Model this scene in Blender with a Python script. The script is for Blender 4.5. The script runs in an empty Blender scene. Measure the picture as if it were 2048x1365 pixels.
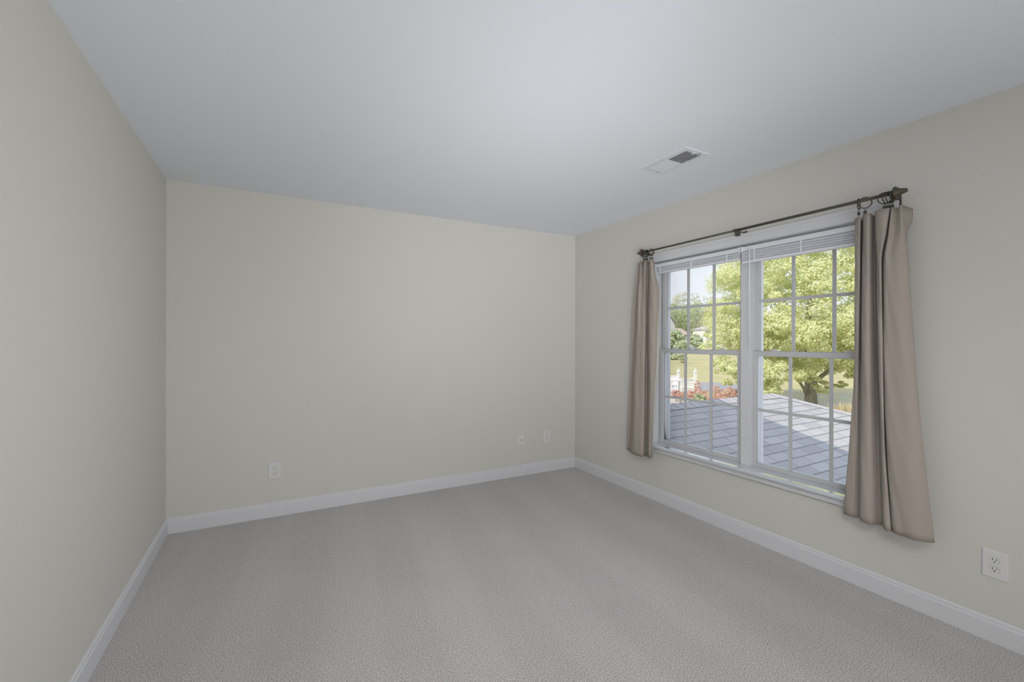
import bpy, bmesh, math, random
import numpy as np
from mathutils import Vector, Matrix

S = bpy.context.scene
COL = S.collection
# ------------------------------------------------------------------ camera
IMG_W, IMG_H = 2048, 1365
F_PX = 883.313
CAM = np.array([-2.8217, -3.8034, 1.3355])
YAW, PITCH, ROLL = 0.49650, -0.0007, 0.0019
def _basis():
    f = np.array([math.sin(YAW)*math.cos(PITCH), math.cos(YAW)*math.cos(PITCH), math.sin(PITCH)])
    r = np.array([math.cos(YAW), -math.sin(YAW), 0.0]); u = np.cross(r, f)
    c, s = math.cos(ROLL), math.sin(ROLL)
    return c*r + s*u, -s*r + c*u, f
RT, UP, FW = _basis()
cam_d = bpy.data.cameras.new('camera'); cam_d.sensor_width = 36.0
cam_d.lens = 36.0*F_PX/IMG_W; cam_d.clip_start = 0.05; cam_d.clip_end = 1500
cam = bpy.data.objects.new('camera', cam_d); COL.objects.link(cam)
M4 = Matrix.Identity(4)
for i in range(3):
    M4[i][0] = RT[i]; M4[i][1] = UP[i]; M4[i][2] = -FW[i]; M4[i][3] = CAM[i]
cam.matrix_world = M4
S.camera = cam

# ------------------------------------------------------------------ view, sky, sun, added fill lights
S.view_settings.view_transform = 'Standard'; S.view_settings.look = 'None'
S.view_settings.gamma = 1.0; S.view_settings.exposure = 0.0
S.view_settings.use_curve_mapping = False
S.cycles.use_denoising = True
S.cycles.diffuse_bounces = 8; S.cycles.max_bounces = 16; S.cycles.transparent_max_bounces = 24

world = bpy.data.worlds.new('sky'); S.world = world; world.use_nodes = True
nt = world.node_tree; nt.nodes.clear()
wo = nt.nodes.new('ShaderNodeOutputWorld'); bg = nt.nodes.new('ShaderNodeBackground')
tc = nt.nodes.new('ShaderNodeTexCoord'); sp = nt.nodes.new('ShaderNodeSeparateXYZ'); cr = nt.nodes.new('ShaderNodeValToRGB')
nt.links.new(tc.outputs['Generated'], sp.inputs[0]); nt.links.new(sp.outputs['Z'], cr.inputs[0])
cr.color_ramp.elements[0].position = 0.0; cr.color_ramp.elements[0].color = (0.81, 0.82, 0.85, 1)
cr.color_ramp.elements[1].position = 0.85; cr.color_ramp.elements[1].color = (0.80, 0.90, 1.14, 1)
_e = cr.color_ramp.elements.new(0.30); _e.color = (0.74, 0.81, 0.92, 1)
nt.links.new(cr.outputs[0], bg.inputs[0]); bg.inputs[1].default_value = 1.28
nt.links.new(bg.outputs[0], wo.inputs[0])

def lamp(name, kind, energy, loc, direction, color=(1, 1, 1), **kw):
    l = bpy.data.lights.new(name, kind); l.energy = energy; l.color = color
    for k, v in kw.items(): setattr(l, k, v)
    o = bpy.data.objects.new(name, l); COL.objects.link(o); o.location = loc
    o.rotation_euler = Vector(direction).to_track_quat('-Z', 'Y').to_euler()
    return o
lamp('sun', 'SUN', 3.3, (-20, 0, 30), (1.0, 0.15, -1.0), (1.0, 0.89, 0.72), angle=math.radians(0.5))
# added fill lights, unseen behind the camera: one broad rear panel and aimed discs
FILL_WHITE = (1.0, 1.0, 1.0)
lamp('rear_fill', 'AREA', 17.5, (-1.5,-4.35,1.2),(0,1,0),FILL_WHITE,shape='RECTANGLE',size=1.6,size_y=1.8)
lamp('aimed_fill', 'AREA', 7.0, (-1.2, -4.3, 1.5),(-2.27, 3.0, -0.1),FILL_WHITE,shape='DISK',size=.5,spread=math.radians(85))
lamp('aimed_fill', 'AREA', 3.1, (-2.0, -4.1, 0.7),(1.1, 3.4, 1.74),FILL_WHITE,shape='DISK',size=1.2,spread=math.radians(60))
lamp('aimed_fill', 'AREA', 2.37, (-2.4, -4.1, 0.7),(-0.2, 3.2, 1.74),FILL_WHITE,shape='DISK',size=1.2,spread=math.radians(66))
lamp('aimed_fill', 'AREA', 3.5, (-2.6, -4.2, 2.2),(0.3, 3.3, -2.2),FILL_WHITE,shape='DISK',size=0.8,spread=math.radians(62))
lamp('aimed_fill', 'AREA', 4.6, (-2.6, -4.2, 2.2),(1.9, 2.2, -2.2),FILL_WHITE,shape='DISK',size=0.8,spread=math.radians(66))
lamp('aimed_fill', 'AREA', 1.5, (-2.9, -4.1, 1.3),(2.9, 3.1, 0.1),FILL_WHITE,shape='DISK',size=0.8,spread=math.radians(72))
lamp('aimed_fill', 'AREA', 2.36, (-2.9, -4.1, 1.3),(2.6, 4.1, 0.0),FILL_WHITE,shape='DISK',size=0.8,spread=math.radians(70))
lamp('aimed_fill', 'AREA', 1.15, (-2.9, -4.1, 1.3),(2.9, 1.5, 0.2),FILL_WHITE,shape='DISK',size=0.8,spread=math.radians(85))
lamp('aimed_fill', 'AREA', 3.44, (-2.7, -4.1, 1.0),(2.3, 3.9, 1.3),FILL_WHITE,shape='DISK',size=1.0,spread=math.radians(55))

# ------------------------------------------------------------------ helpers: pixels to points
def ray(u, v):
    return FW + RT*((u - IMG_W/2)/F_PX) - UP*((v - IMG_H/2)/F_PX)
def onx(u, v, X):
    d = ray(u, v); return CAM + d*(X - CAM[0])/d[0]
def ycol(u, X):                        # the y on the plane x = X seen in pixel column u near the horizon
    return float(onx(u, 682.5, X)[1])
def at(u, v, depth):
    return CAM + ray(u, v)*depth
def ground_z(x, y):
    r = math.hypot(x - CAM[0], y - CAM[1])
    return -2.9 + max(0.0, r - 40.0)*0.0225
def on_ground(u, v):
    d = ray(u, v); t = 5.0
    for _ in range(4000):
        p = CAM + d*t
        if p[2] <= ground_z(p[0], p[1]): break
        t += 0.1
    return p
def stand(u, depth):                   # a point on the ground in column u at a depth
    p = at(u, 682.5, depth); return np.array([p[0], p[1], ground_z(p[0], p[1])])

# ------------------------------------------------------------------ helpers: meshes and objects
class MB:
    def __init__(s): s.v = []; s.f = []
    def add(s, vs, fs):
        n = len(s.v); s.v += [tuple(map(float, p)) for p in vs]; s.f += [tuple(i + n for i in f) for f in fs]; return s
    def box(s, x0, x1, y0, y1, z0, z1):
        x0, x1 = min(x0, x1), max(x0, x1); y0, y1 = min(y0, y1), max(y0, y1); z0, z1 = min(z0, z1), max(z0, z1)
        return s.add([(x0,y0,z0),(x1,y0,z0),(x1,y1,z0),(x0,y1,z0),(x0,y0,z1),(x1,y0,z1),(x1,y1,z1),(x0,y1,z1)],
                     [(0,3,2,1),(4,5,6,7),(0,1,5,4),(1,2,6,5),(2,3,7,6),(3,0,4,7)])
    def obox(s, c, ax, ay, az):        # box from centre and three half-axis vectors
        c, ax, ay, az = map(np.asarray, (c, ax, ay, az)); P = []
        for k in (-1, 1):
            for i, j in ((-1,-1),(1,-1),(1,1),(-1,1)): P.append(c + ax*i + ay*j + az*k)
        return s.add(P, [(0,3,2,1),(4,5,6,7),(0,1,5,4),(1,2,6,5),(2,3,7,6),(3,0,4,7)])
    def tube(s, pts, rad, n=10, cap=True, closed=False):
        pts = [np.array(p, float) for p in pts]; m = len(pts)
        if not hasattr(rad, '__len__'): rad = [rad]*m
        rings = []
        ref = None
        for i in range(m):
            if closed: t = pts[(i+1) % m] - pts[i-1]
            else: t = pts[min(i+1, m-1)] - pts[max(i-1, 0)]
            t = t/np.linalg.norm(t)
            if ref is None:
                ref = np.array([0, 0, 1.0]) if abs(t[2]) < .9 else np.array([1.0, 0, 0])
            a = ref - t*(ref @ t); a /= np.linalg.norm(a); ref = a; b = np.cross(t, a)
            rings.append([pts[i] + rad[i]*(a*math.cos(q) + b*math.sin(q)) for q in np.linspace(0, 2*math.pi, n, endpoint=False)])
        vs = [p for r in rings for p in r]; fs = []
        for i in range(m if closed else m-1):
            i2 = (i+1) % m
            for k in range(n):
                k2 = (k+1) % n; fs.append((i*n+k, i*n+k2, i2*n+k2, i2*n+k))
        if cap and not closed:
            fs.append(tuple(range(n-1, -1, -1))); fs.append(tuple((m-1)*n + k for k in range(n)))
        return s.add(vs, fs)
    def prism(s, prof, a, b, up=(0, 0, 1)):   # profile (d, h) swept from a to b; d is measured along the side vector
        a, b = np.array(a, float), np.array(b, float); t = b - a; t /= np.linalg.norm(t)
        upv = np.array(up, float); side = np.cross(upv, t)
        n = len(prof); vs = [a + side*d + upv*h for d, h in prof] + [b + side*d + upv*h for d, h in prof]
        fs = [(i, (i+1) % n, n + (i+1) % n, n + i) for i in range(n)] + [tuple(range(n-1, -1, -1)), tuple(range(n, 2*n))]
        return s.add(vs, fs)
    def build(s, name, mat, parent=None, bevel=0, smooth=False, seg=2):
        me = bpy.data.meshes.new(name); me.from_pydata(s.v, [], s.f); me.update()
        bm = bmesh.new(); bm.from_mesh(me); bmesh.ops.recalc_face_normals(bm, faces=bm.faces); bm.to_mesh(me); bm.free()
        me.materials.append(mat)
        o = bpy.data.objects.new(name, me); COL.objects.link(o)
        if bevel:
            m = o.modifiers.new('edge', 'BEVEL'); m.width = bevel; m.segments = seg; m.limit_method = 'ANGLE'
        if smooth:
            for p in me.polygons: p.use_smooth = True
        if parent is not None: join(o, parent)
        return o
def join(o, parent):                   # parent without moving: every root stands at its own base
    o.parent = parent
    o.matrix_parent_inverse = Matrix.Translation(-Vector(root_offset(parent)))
def root_offset(p):
    t = Vector((0, 0, 0))
    while p is not None: t += p.location; p = None if p.parent is None else None
    return t
def thing(name, label, cat, loc=(0, 0, 0), group=None, kind=None):
    o = bpy.data.objects.new(name, None); COL.objects.link(o); o.location = loc; o.empty_display_size = .1
    return tag(o, label, cat, group, kind)
def tag(o, label, cat, group=None, kind=None):
    o['label'] = label; o['category'] = cat
    if group: o['group'] = group
    if kind: o['kind'] = kind
    return o
def structure(o):
    o['kind'] = 'structure'; return o

# ------------------------------------------------------------------ materials
def srgb(r, g, b):
    def f(c):
        c /= 255.0
        return c/12.92 if c <= .04045 else ((c + .055)/1.055)**2.4
    return (f(r), f(g), f(b), 1.0)
def new_mat(name, color, rough=.6, spec=.3, metal=0.0):
    m = bpy.data.materials.new(name); m.use_nodes = True
    b = m.node_tree.nodes['Principled BSDF']
    b.inputs['Base Color'].default_value = color; b.inputs['Roughness'].default_value = rough
    b.inputs['Specular IOR Level'].default_value = spec; b.inputs['Metallic'].default_value = metal
    return m, m.node_tree, b
def noise(nt, scale, detail=3, rough=.6, coord='Object'):
    t = nt.nodes.new('ShaderNodeTexCoord'); n = nt.nodes.new('ShaderNodeTexNoise')
    n.inputs['Scale'].default_value = scale; n.inputs['Detail'].default_value = detail; n.inputs['Roughness'].default_value = rough
    nt.links.new(t.outputs[coord], n.inputs['Vector']); return n
def ramp(nt, fac, stops):
    r = nt.nodes.new('ShaderNodeValToRGB'); e = r.color_ramp.elements
    e[0].position, e[0].color = stops[0]; e[1].position, e[1].color = stops[-1]
    for p, c in stops[1:-1]:
        k = e.new(p); k.color = c
    nt.links.new(fac, r.inputs[0]); return r
def bump(nt, b, height, strength, dist):
    k = nt.nodes.new('ShaderNodeBump'); k.inputs['Strength'].default_value = strength; k.inputs['Distance'].default_value = dist
    nt.links.new(height, k.inputs['Height']); nt.links.new(k.outputs[0], b.inputs['Normal']); return k
def painted(name, color, rough, spec, scale=220, strength=.05):
    m, nt, b = new_mat(name, color, rough, spec)
    n = noise(nt, scale, 2); bump(nt, b, n.outputs['Fac'], strength, .001)
    return m
MAT = {}
MAT['wall'] = painted('wall_paint', srgb(203, 202, 196), .75, .25)
MAT['ceiling'] = painted('ceiling_paint', srgb(226, 229, 236), .9, .1, 120, .08)
MAT['trim'] = painted('trim_paint', srgb(209, 210, 213), .38, .45, 60, .02)
MAT['sill'] = painted('sill_paint', srgb(208, 212, 220), .06, 1.0, 40, .005)
_b = MAT['sill'].node_tree.nodes['Principled BSDF']; _b.inputs['Coat Weight'].default_value = 1; _b.inputs['Coat IOR'].default_value = 1.7; _b.inputs['Coat Roughness'].default_value = .03
MAT['vinyl'] = painted('window_vinyl', srgb(194, 195, 198), .35, .4, 60, .01)
MAT['plate'] = painted('switch_plate_plastic', srgb(212, 212, 211), .35, .4, 60, .01)
MAT['dark_slot'], _, _ = new_mat('dark_slot', srgb(38, 36, 34), .7, .2)
MAT['seam'], _, _ = new_mat('plate_seam', srgb(126, 125, 122), .7, .1)
MAT['bronze'] = painted('oiled_bronze', srgb(74, 71, 60), .45, .4, 300, .2)
MAT['steel'], _, _ = new_mat('thin_steel_wire', srgb(70, 68, 66), .35, .5, .6)
MAT['blind'] = painted('blind_slat_paint', srgb(222, 224, 230), .4, .4, 60, .01)
MAT['vent'] = painted('vent_enamel', srgb(218, 220, 226), .4, .4, 60, .01)
MAT['vent_dark'], _, _ = new_mat('vent_duct_dark', srgb(58, 56, 52), .8, .1)
MAT['clear'], _, _ = new_mat('clear_plastic', srgb(225, 228, 235), .2, .5)

def carpet():
    m, nt, b = new_mat('cut_pile_carpet', srgb(176, 170, 164), 1.0, .05)
    n1 = noise(nt, 215, 3, .65); n2 = noise(nt, 480, 3, .75); n3 = noise(nt, 1.1, 3, .6)
    t = nt.nodes.new('ShaderNodeTexCoord'); mp = nt.nodes.new('ShaderNodeMapping'); wv = nt.nodes.new('ShaderNodeTexWave')
    mp.inputs['Rotation'].default_value = (0, 0, math.radians(7)); wv.inputs['Scale'].default_value = .62
    wv.inputs['Distortion'].default_value = 2.2; wv.inputs['Detail'].default_value = 1.5; wv.inputs['Detail Scale'].default_value = .7
    nt.links.new(t.outputs['Object'], mp.inputs[0]); nt.links.new(mp.outputs[0], wv.inputs[0])
    r = ramp(nt, n1.outputs['Fac'], [(.34, srgb(114, 111, 109)), (.50, srgb(182, 179, 177)), (.63, srgb(218, 216, 215))])
    r2 = ramp(nt, n2.outputs['Fac'], [(.32, (.70, .70, .70, 1)), (.66, (1.12, 1.12, 1.12, 1))])
    mx = nt.nodes.new('ShaderNodeMix'); mx.data_type = 'RGBA'; mx.blend_type = 'MULTIPLY'; mx.inputs['Factor'].default_value = 1
    nt.links.new(r.outputs[0], mx.inputs['A']); nt.links.new(r2.outputs[0], mx.inputs['B'])
    r3 = ramp(nt, wv.outputs['Fac'], [(.30, (.975, .975, .975, 1)), (.70, (1.025, 1.025, 1.025, 1))])
    r4 = ramp(nt, n3.outputs['Fac'], [(.3, (.95, .95, .95, 1)), (.7, (1.04, 1.04, 1.04, 1))])
    m2 = nt.nodes.new('ShaderNodeMix'); m2.data_type = 'RGBA'; m2.blend_type = 'MULTIPLY'; m2.inputs['Factor'].default_value = 1
    nt.links.new(mx.outputs['Result'], m2.inputs['A']); nt.links.new(r3.outputs[0], m2.inputs['B'])
    m3 = nt.nodes.new('ShaderNodeMix'); m3.data_type = 'RGBA'; m3.blend_type = 'MULTIPLY'; m3.inputs['Factor'].default_value = 1
    nt.links.new(m2.outputs['Result'], m3.inputs['A']); nt.links.new(r4.outputs[0], m3.inputs['B'])
    nt.links.new(m3.outputs['Result'], b.inputs['Base Color'])
    b.inputs['Sheen Weight'].default_value = .25; b.inputs['Sheen Roughness'].default_value = .6
    bump(nt, b, n1.outputs['Fac'], .5, .004)
    return m
MAT['carpet'] = carpet()

def fabric(name, color, transl):
    m, nt, b = new_mat(name, color, .9, .1)
    t = nt.nodes.new('ShaderNodeTexCoord'); mp = nt.nodes.new('ShaderNodeMapping')
    mp.inputs['Scale'].default_value = (1, 260, 900)
    n = nt.nodes.new('ShaderNodeTexNoise'); n.inputs['Scale'].default_value = 1; n.inputs['Detail'].default_value = 2
    nt.links.new(t.outputs['Object'], mp.inputs[0]); nt.links.new(mp.outputs[0], n.inputs['Vector'])
    r = ramp(nt, n.outputs['Fac'], [(.3, tuple(c*.93 for c in color[:3]) + (1,)), (.7, tuple(min(1, c*1.06) for c in color[:3]) + (1,))])
    nt.links.new(r.outputs[0], b.inputs['Base Color']); b.inputs['Sheen Weight'].default_value = .03
    tr = nt.nodes.new('ShaderNodeBsdfTranslucent'); tr.inputs['Color'].default_value = color
    ms = nt.nodes.new('ShaderNodeMixShader'); ms.inputs[0].default_value = transl
    out = nt.nodes['Material Output']
    nt.links.new(b.outputs[0], ms.inputs[1]); nt.links.new(tr.outputs[0], ms.inputs[2]); nt.links.new(ms.outputs[0], out.inputs[0])
    return m
MAT['curtain'] = fabric('taupe_curtain_cloth', srgb(186, 176, 167), .28)
MAT['lining'] = fabric('white_curtain_lining', srgb(226, 224, 218), .5)

def glass():
    m = bpy.data.materials.new('window_glass'); m.use_nodes = True; nt = m.node_tree; nt.nodes.clear()
    out = nt.nodes.new('ShaderNodeOutputMaterial'); tr = nt.nodes.new('ShaderNodeBsdfTransparent'); gl = nt.nodes.new('ShaderNodeBsdfGlossy')
    gl.inputs['Roughness'].default_value = .02; tr.inputs['Color'].default_value = (.97, .98, .98, 1)
    fr = nt.nodes.new('ShaderNodeFresnel'); fr.inputs['IOR'].default_value = 1.45
    ms = nt.nodes.new('ShaderNodeMixShader')
    nt.links.new(fr.outputs[0], ms.inputs[0]); nt.links.new(tr.outputs[0], ms.inputs[1]); nt.links.new(gl.outputs[0], ms.inputs[2])
    nt.links.new(ms.outputs[0], out.inputs[0]); return m
MAT['glass'] = glass()

def leaves(name, cols, transl=.38):
    m, nt, b = new_mat(name, cols[0], .6, .2)
    g = nt.nodes.new('ShaderNodeNewGeometry')
    k = len(cols); r = ramp(nt, g.outputs['Random Per Island'], [(i/(k-1) if k > 1 else 0, c) for i, c in enumerate(cols)])
    nt.links.new(r.outputs[0], b.inputs['Base Color'])
    tr = nt.nodes.new('ShaderNodeBsdfTranslucent'); nt.links.new(r.outputs[0], tr.inputs['Color'])
    ms = nt.nodes.new('ShaderNodeMixShader'); ms.inputs[0].default_value = transl
    out = nt.nodes['Material Output']
    nt.links.new(b.outputs[0], ms.inputs[1]); nt.links.new(tr.outputs[0], ms.inputs[2]); nt.links.new(ms.outputs[0], out.inputs[0])
    return m
MAT['leaf_maple'] = leaves('maple_leaves', [srgb(222, 228, 182), srgb(236, 238, 194), srgb(244, 242, 208), srgb(212, 224, 184)], .48)
MAT['leaf_mid'] = leaves('wood_leaves', [srgb(200, 210, 174), srgb(218, 222, 186), srgb(188, 202, 168), srgb(224, 222, 182)])
MAT['leaf_far'] = leaves('distant_leaves', [srgb(216, 218, 194), srgb(224, 224, 200), srgb(216, 212, 200), srgb(208, 214, 188)])
MAT['leaf_yellow'] = leaves('yellow_leaves', [srgb(226, 218, 120), srgb(214, 210, 128), srgb(232, 226, 150)])
MAT['leaf_conifer'] = leaves('conifer_needles', [srgb(204, 214, 178), srgb(222, 228, 198), srgb(190, 204, 168)])
MAT['leaf_red'] = leaves('red_barberry_leaves', [srgb(238, 196, 194), srgb(240, 206, 200), srgb(232, 186, 188), srgb(240, 214, 194), srgb(220, 216, 180)])
MAT['leaf_tan'] = leaves('tan_grass_blades', [srgb(228, 216, 186), srgb(222, 208, 178), srgb(216, 212, 180), srgb(224, 200, 180)])
def bark():
    m, nt, b = new_mat('tree_bark', srgb(150, 146, 136), .9, .1)
    t = nt.nodes.new('ShaderNodeTexCoord'); mp = nt.nodes.new('ShaderNodeMapping'); mp.inputs['Scale'].default_value = (14, 14, 2.5)
    n = nt.nodes.new('ShaderNodeTexNoise'); n.inputs['Scale'].default_value = 1; n.inputs['Detail'].default_value = 5
    nt.links.new(t.outputs['Object'], mp.inputs[0]); nt.links.new(mp.outputs[0], n.inputs['Vector'])
    r = ramp(nt, n.outputs['Fac'], [(.3, srgb(112, 108, 100)), (.7, srgb(176, 172, 160))]); nt.links.new(r.outputs[0], b.inputs['Base Color'])
    bump(nt, b, n.outputs['Fac'], .8, .03); return m
MAT['bark'] = bark()
def mottled(name, c0, c1, scale, rough=.9):
    m, nt, b = new_mat(name, c0, rough, .1)
    n = noise(nt, scale, 5, .65); r = ramp(nt, n.outputs['Fac'], [(.3, c0), (.7, c1)]); nt.links.new(r.outputs[0], b.inputs['Base Color'])
    return m
MAT['lawn'] = mottled('dry_lawn', srgb(172, 166, 122), srgb(192, 183, 140), .35)
MAT['asphalt'] = mottled('asphalt', srgb(150, 149, 153), srgb(164, 163, 166), 3)
MAT['concrete'] = mottled('pale_concrete', srgb(206, 202, 196), srgb(220, 214, 206), 2)
MAT['white_wood'] = mottled('white_fence_paint', srgb(240, 242, 250), srgb(246, 247, 253), 6, .6)
MAT['siding_white'] = mottled('white_siding', srgb(232, 230, 228), srgb(238, 236, 234), 3, .6)
MAT['siding_grey'] = mottled('grey_siding', srgb(196, 196, 202), srgb(206, 206, 212), 3, .6)
MAT['roof_grey'] = mottled('grey_house_shingle', srgb(176, 172, 174), srgb(190, 186, 186), 3)
MAT['roof_brown'] = mottled('brown_house_shingle', srgb(186, 168, 158), srgb(198, 182, 172), 3)
MAT['house_pane'], _, _ = new_mat('house_window_pane', srgb(140, 148, 160), .2, .5)
MAT['ext_siding'] = mottled('house_siding', srgb(214, 212, 206), srgb(222, 220, 214), 2, .6)

TAN = .355; SLOPE = math.sqrt(1 + TAN*TAN)
RIDGE_Y, RIDGE_Z = 0.04, 0.565
EXPO = 0.1275                           # course exposure along the slope
def shingles():
    m, nt, b = new_mat('three_tab_shingle', srgb(176, 176, 182), .95, .1)
    t = nt.nodes.new('ShaderNodeTexCoord'); br = nt.nodes.new('ShaderNodeTexBrick')
    br.offset = .5; br.offset_frequency = 2; br.squash = 1
    br.inputs['Scale'].default_value = 1.0; br.inputs['Mortar Size'].default_value = .0045; br.inputs['Mortar Smooth'].default_value = .2
    br.inputs['Brick Width'].default_value = .305; br.inputs['Row Height'].default_value = EXPO; br.inputs['Bias'].default_value = 0
    br.inputs['Color1'].default_value = srgb(172, 170, 171); br.inputs['Color2'].default_value = srgb(189, 187, 187)
    br.inputs['Mortar'].default_value = srgb(122, 122, 128)
    nt.links.new(t.outputs['UV'], br.inputs['Vector'])
    n = noise(nt, 190, 3, .7); r = ramp(nt, n.outputs['Fac'], [(.3, (.82, .82, .84, 1)), (.7, (1.1, 1.1, 1.09, 1))])
    mx = nt.nodes.new('ShaderNodeMix'); mx.data_type = 'RGBA'; mx.blend_type = 'MULTIPLY'; mx.inputs['Factor'].default_value = 1
    nt.links.new(br.outputs['Color'], mx.inputs['A']); nt.links.new(r.outputs[0], mx.inputs['B'])
    nt.links.new(mx.outputs['Result'], b.inputs['Base Color']); bump(nt, b, n.outputs['Fac'], .4, .003)
    return m
MAT['shingle'] = shingles()
MAT['cap'] = mottled('cap_shingle', srgb(172, 170, 171), srgb(190, 188, 188), 60)

# ------------------------------------------------------------------ room shell
W, H, REAR = 3.4673, 2.44, -4.45
WALL_T = .172
Y0, Y1, WZ0, WZ1 = -2.692, -1.065, .455, 2.010          # rough opening of the twin window
structure(MB().box(-W, 0, REAR, 0, -.12, 0).build('floor', MAT['carpet']))
structure(MB().box(-W-.12, WALL_T, REAR-.12, .12, H, H+.12).build('ceiling', MAT['ceiling']))
structure(MB().box(-W-.12, -W, REAR-.12, .12, -.12, H).build('wall_left', MAT['wall']))
structure(MB().box(-W, WALL_T, 0, .12, -.12, H).build('wall_back', MAT['wall']))
structure(MB().box(-W, WALL_T, REAR-.12, REAR, -.12, H).build('wall_front', MAT['wall']))
wr = MB().box(0, WALL_T, REAR, Y0, -.12, H).box(0, WALL_T, Y1, 0, -.12, H).box(0, WALL_T, Y0, Y1, -.12, WZ0).box(0, WALL_T, Y0, Y1, WZ1, H)
structure(wr.build('wall_right', MAT['wall']))
BB = [(0, 0), (.013, 0), (.013, .082), (.0095, .087), (.0095, .098), (.005, .105), (0, .105)]
def baseboard(name, a, b, nrm):            # profile swept along the wall, thickness along the wall normal
    a, b, nrm = np.array(a, float), np.array(b, float), np.array(nrm, float); up = np.array([0, 0, 1.0]); n = len(BB)
    vs = [a + nrm*d + up*h for d, h in BB] + [b + nrm*d + up*h for d, h in BB]
    fs = [(i, (i+1) % n, n + (i+1) % n, n + i) for i in range(n)] + [tuple(range(n-1, -1, -1)), tuple(range(n, 2*n))]
    structure(MB().add(vs, fs).build(name, MAT['trim']))
baseboard('baseboard_left', (-W, REAR, 0), (-W, 0, 0), (1, 0, 0))
baseboard('baseboard_back', (-W, 0, 0), (0, 0, 0), (0, -1, 0))
baseboard('baseboard_right', (0, REAR, 0), (0, 0, 0), (-1, 0, 0))
baseboard('baseboard_front', (-W, REAR, 0), (0, REAR, 0), (0, 1, 0))

# ------------------------------------------------------------------ twin double-hung window
YA, YB = -1.4705, -2.2865               # centres of the two units
win = bpy.data.objects.new('window_1', None); COL.objects.link(win); structure(win)
tr, vn = MAT['trim'], MAT['vinyl']
# casing with a raised outer band
hc = MB().box(-.016, 0, -2.762, -.995, 1.993, 2.066).box(-.021, -.002, -2.762, -.995, 2.044, 2.0665).box(-.0185, -.002, -2.690, -1.067, 1.9945, 2.001)
hc.build('head_casing', tr, win, .003)
for a, b, o0, o1 in ((-1.080, -.995, -1.018, -.995), (-2.762, -2.677, -2.762, -2.739)):
    MB().box(-.016, 0, a, b, .478, 1.993).box(-.021, -.002, o0, o1, .478, 2.044).build('side_casing', tr, win, .003)
MB().box(-.055, .076, -2.79, -.970, .455, .478).build('stool', MAT['sill'], win, .005, seg=3)
MB().box(-.018, 0, -2.762, -.995, .412, .455).box(-.021, -.002, -2.762, -.995, .412, .420).build('apron', tr, win, .003)
MB().box(0, WALL_T, -2.692, -1.065, 1.993, 2.010).build('head_jamb', tr, win)
MB().box(0, .076, -1.080, -1.065, .478, 1.993).box(0, .076, -2.692, -2.677, .478, 1.993).build('side_jamb', tr, win)
MB().box(.076, WALL_T, -2.692, -1.065, .440, .480).build('outer_sill', vn, win)
MB().box(.050, WALL_T, ycol(1500, .05), ycol(1481, .05), .478, 1.993).build('mullion', tr, win, .002)
def unit(yc):
    h = .390; zb, zt = .480, 1.993
    fr = MB(); os_ = MB()
    for s in (1, -1):                   # vinyl side tracks with ribs
        fr.box(.076, WALL_T, yc + s*h, yc + s*(h + .02), zb, zt)
        for xr in (.079, .1045, .138): fr.box(xr - .002, xr + .002, yc + s*(h - .008), yc + s*h, zb, zt)
        os_.box(.140, WALL_T, yc + s*(h - .044), yc + s*h, zb, zt).box(.1055, .142, yc + s*(h - .041), yc + s*h, zb, 1.235)
    fr.box(.142, WALL_T, yc - h, yc + h, zt - .05, zt); fr.box(.142, WALL_T, yc - h, yc + h, zb, zb + .012)
    fr.build('sash_track', vn, win, .001); os_.build('outer_stop', MAT['white_wood'], win)
    def sash(x0, x1, z0, z1, rb, rt, st, zm, hw):
        m = MB(); g = hw - st
        m.box(x0, x1, yc - hw, yc - g, z0, z1).box(x0, x1, yc + g, yc + hw, z0, z1)
        m.box(x0, x1, yc - g, yc + g, z0, z0 + rb).box(x0, x1, yc - g, yc + g, z1 - rt, z1)
        sh = m.build('sash', vn, win, .003)
        xg = (x0 + x1)/2
        MB().box(xg - .002, xg + .002, yc - g - .004, yc + g + .004, z0 + rb - .004, z1 - rt + .004).build('pane', MAT['glass'], sh)
        mu = MB(); t = .0095
        for k in (-1, 1): mu.box(xg - .006, xg + .006, yc + k*.1177 - t, yc + k*.1177 + t, z0 + rb - .002, z1 - rt + .002)
        mu.box(xg - .0055, xg + .0055, yc - g - .002, yc + g + .002, zm - t, zm + t)
        mu.build('muntin_grid', vn, sh, .0015)
        return sh
    lo = sash(.076, .103, .4785, 1.268, .027, .034, .0385, .868, .3770)
    sash(.107, .136, 1.236, 1.990, .034, .036, .0385, 1.611, .3770)
    for k in (-1, 1):
        yl = yc + k*.215
        MB().box(.079, .101, yl - .026, yl + .026, 1.268, 1.2735).box(.083, .097, yl - .012, yl + .014, 1.2735, 1.283).box(.079, .085, yl - .004, yl + .030, 1.276, 1.2815).build('sash_lock', MAT['plate'], lo, .0015)
unit(YA); unit(YB)

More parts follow.
